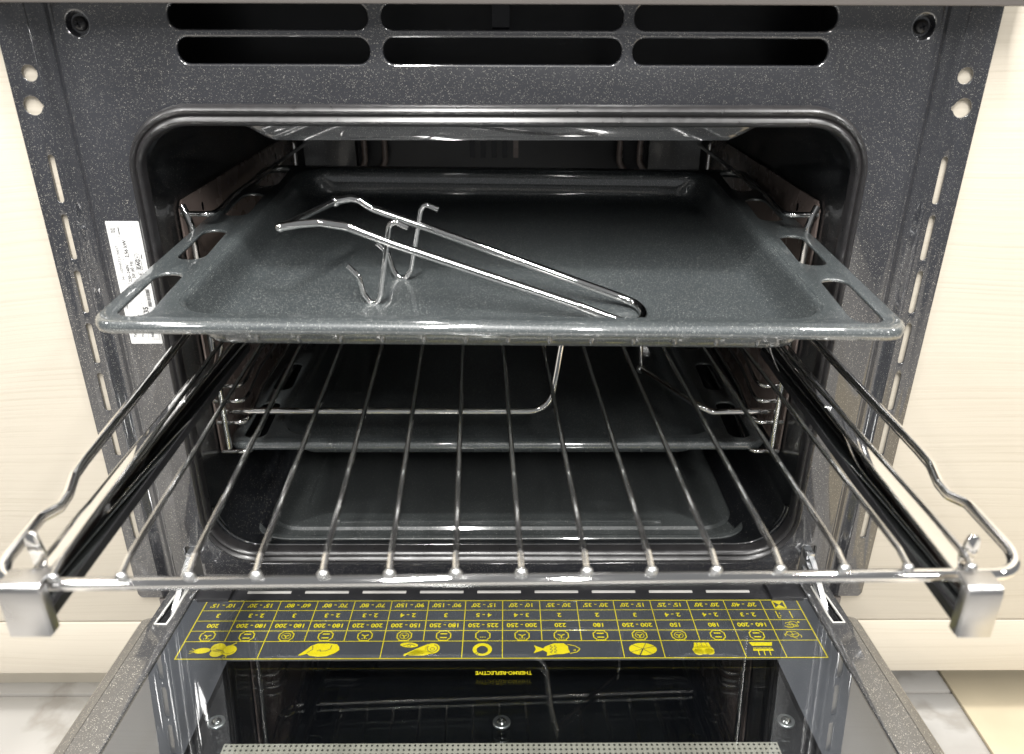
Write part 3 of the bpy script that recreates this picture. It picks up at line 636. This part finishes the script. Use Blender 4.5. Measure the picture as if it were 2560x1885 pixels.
# ================================================================== BAKING TRAYS
TWD,TDP=.443,.352
def make_tray(name,loc,rot,label):
    t=thing(name,loc,label,'baking tray','enamel baking trays',rot)
    hx=TWD/2
    slots=[]
    for s in(-1,1):
        for y0,y1 in ((.0095,.0745),(.0985,.1590),(.1930,.2535),(.2775,.3425)):
            slots.append([(s*x,y) for x,y in fillet2([(.1920,y0),(.2100,y0),(.2108,y1),(.1945,y1)],.0078)])
    well=rrect(-.1835,.0140,.1835,.3380,.026,8)
    mk('rim',plate_mesh([rrect(-hx+.003,.003,hx-.003,TDP-.003,.012,6),well]+slots,.0022,.0008),'tray',t,True,smooth=40)
    # rolled edge
    lps=[]
    for px,py,nx,ny in rr_path(-hx,0,hx,TDP,.015,8):
        lps.append([Vector((px-nx*a,py-ny*a,z)) for a,z in ((.0046,.0010),(.0030,.0012),(.0014,.0004),(.0004,-.0012),(0,-.0032),(.0006,-.0054),(.0020,-.0060),(.0036,-.0056))])
    lps.append(lps[0]); B().loops(lps,closed=False).obj('rolled_edge','tray',t,True,smooth=70)
    # raised lips round the finger slots
    # well
    lps=[]
    for i,(ins,z,r) in enumerate(((-.0008,.0008,.027),(.0008,.0003,.026),(.0026,-.0014,.025),(.0038,-.0056,.024),(.0070,-.0165,.022),(.0098,-.0215,.020),(.0142,-.0239,.018),(.0195,-.0243,.016))):
        lps.append([Vector((x,y,z)) for x,y in rrect(-.1835+ins,.0140+ins,.1835-ins,.3380-ins,r,8)])
    B().loops(lps,cap1=True).obj('pan','tray',t,True,smooth=60)
    # pressed ribs on the front wall
    for k in range(13):
        x=-.138+.0236*k
        B().sphere((x,.0212,-.0160),.0030,8,6,(.5,.45,1.5)).obj('pressed_rib','tray',t,True,smooth=90)
    return t
def fillet2(p,r): return [(v.x,v.y) for v in fillet([Vector((a,b,0)) for a,b in p],r,5,True)]
# upper tray: front droops a little on its runners
td=Vector((-.0037,1,.05228)).normalized(); tilt=math.asin(td.z)
tax=Vector((1,.0037,0)).normalized(); tn=tax.cross(td)
TP=CAM-tn*.1778; 
org=TP+td*.3845+tax*(-.0010)
tr1=make_tray('baking_tray',org,(tilt,.007,-.006),'grey-green speckled baking tray half pulled out, wire gripper lying on it')
TM=world_of(tr1)
lt_=onY(1243,1108,.05)
tr2=make_tray('baking_tray',(-.0028,.0490,-.0915),(0,0,0),'dark speckled baking tray pushed in at the bottom of the oven, behind the shelf wires')

# ================================================================== TRAY GRIPPER (lies on the upper tray)
bot=TM@Vector((0,.1,-.0243)); tn=(TM.to_3x3()@Vector((0,0,1))).normalized()
def tp(u,v,k=0): return onPlane(u,v,bot+tn*(.0030*k),tn)
b1=tp(936,758); e1=tp(1540,806); b2=tp(1005,696); e2=tp(1600,782)
def rodplane(a,b):
    d=(b-a); d-=tn*d.dot(tn); return a,d.normalized().cross(tn).normalized()
P1,n1=rodplane(b1,tp(1500,800)); P2,n2=rodplane(b2,tp(1586,760,1))
q1=lambda u,v:onPlane(u,v,P1,n1)
q2=lambda u,v:onPlane(u,v,P2,n2)
gr=thing('tray_gripper',b1,'chrome wire tray gripper with two S-hooks lying on the upper baking tray','tray gripper')
R1=.0027
up=tn*R1
endU=tp(1608,790)+up
rodA=[q1(1440,762),q1(986,611),q1(868,567),q1(800,556),q1(748,560),q1(700,568)]
rodB=[q2(1440,703),q2(1046,561),q2(930,521),q2(898,500),q2(878,496),q2(838,503)]
def catmull(P,n=8):
    P=[P[0]*2-P[1]]+P+[P[-1]*2-P[-2]]; out=[]
    for i in range(1,len(P)-2):
        a,b,c,d=P[i-1:i+3]
        for k in range(n):
            t=k/n; out.append(.5*((2*b)+(c-a)*t+(2*a-5*b+4*c-d)*t*t+(3*b-a-3*c+d)*t**3))
    return out+[P[-2]]
ub=catmull([rodA[0],tp(1520,792,1.6),tp(1568,806,1),tp(1598,803,1),tp(1609,788,1),tp(1598,767,1.1),tp(1560,747,1.8),rodB[0]])
la=fillet(rodA,[0,.01,.02,.012,.012,0],6)[::-1]; lb=fillet(rodB,[0,.01,.01,.007,.007,0],6)
loop=la[:-1]+ub+lb[1:]
B().tube(loop,R1,12).obj('handle_loop','chrome',gr,smooth=60)
B().tube([rodA[-1],rodB[-1]],R1*.85,10).obj('crossbar','chrome',gr,smooth=60)
B().sphere(rodA[-1],R1*1.15,10,6).obj('weld','chrome',gr,smooth=90); B().sphere(rodB[-1],R1*1.5,10,6).obj('weld','chrome',gr,smooth=90)
def hook(pts,q):
    P=[q(u,v) for u,v in pts]; return B().tube(fillet(P,.0045,5),.0018,10)
hook([(1020,570),(985,553),(972,566),(952,735),(944,757),(926,757),(910,735),(898,692),(868,664)],q1).obj('hook','chrome',gr,smooth=60)
hook([(1096,524),(1062,510),(1052,524),(1028,672),(1016,695),(996,695),(982,672),(970,632),(943,609)],q2).obj('hook','chrome',gr,smooth=60)

# ================================================================== SPIT CRADLE (wire behind the shelf)
Y=.055
a=lambda u,v,Y=Y:onY(u,v,Y)
cr=thing('wire_cradle',a(1300,1026),'bent chrome wire cradle hanging inside the oven behind the shelf wires','wire cradle')
zc_=a(1280,1027).z
L=[a(500,1026),a(560,1027),a(1374,1028),a(1404,858),a(1424,790)]
B().tube(fillet(L,[0,.004,.020,.01,0],9),.0027,12).obj('left_arm','chrome',cr,smooth=60)
bd=onZ(1602,922,zc_)
R_=[a(1935,1027),a(1780,1030),a(1750,1016),bd]
B().tube(fillet(R_,[0,.010,.008,0],7),.0027,12).obj('right_arm','chrome',cr,smooth=60)
topz=a(1420,800).z
B().tube(fillet([bd,Vector((bd.x-.002,bd.y,zc_+.03)),Vector((bd.x-.004,bd.y,topz)),a(1420,800)],.006),.0022,10).obj('upright','chrome',cr,smooth=60)
B().sphere(bd,.0042,10,8).obj('weld','zinc',cr,smooth=90)
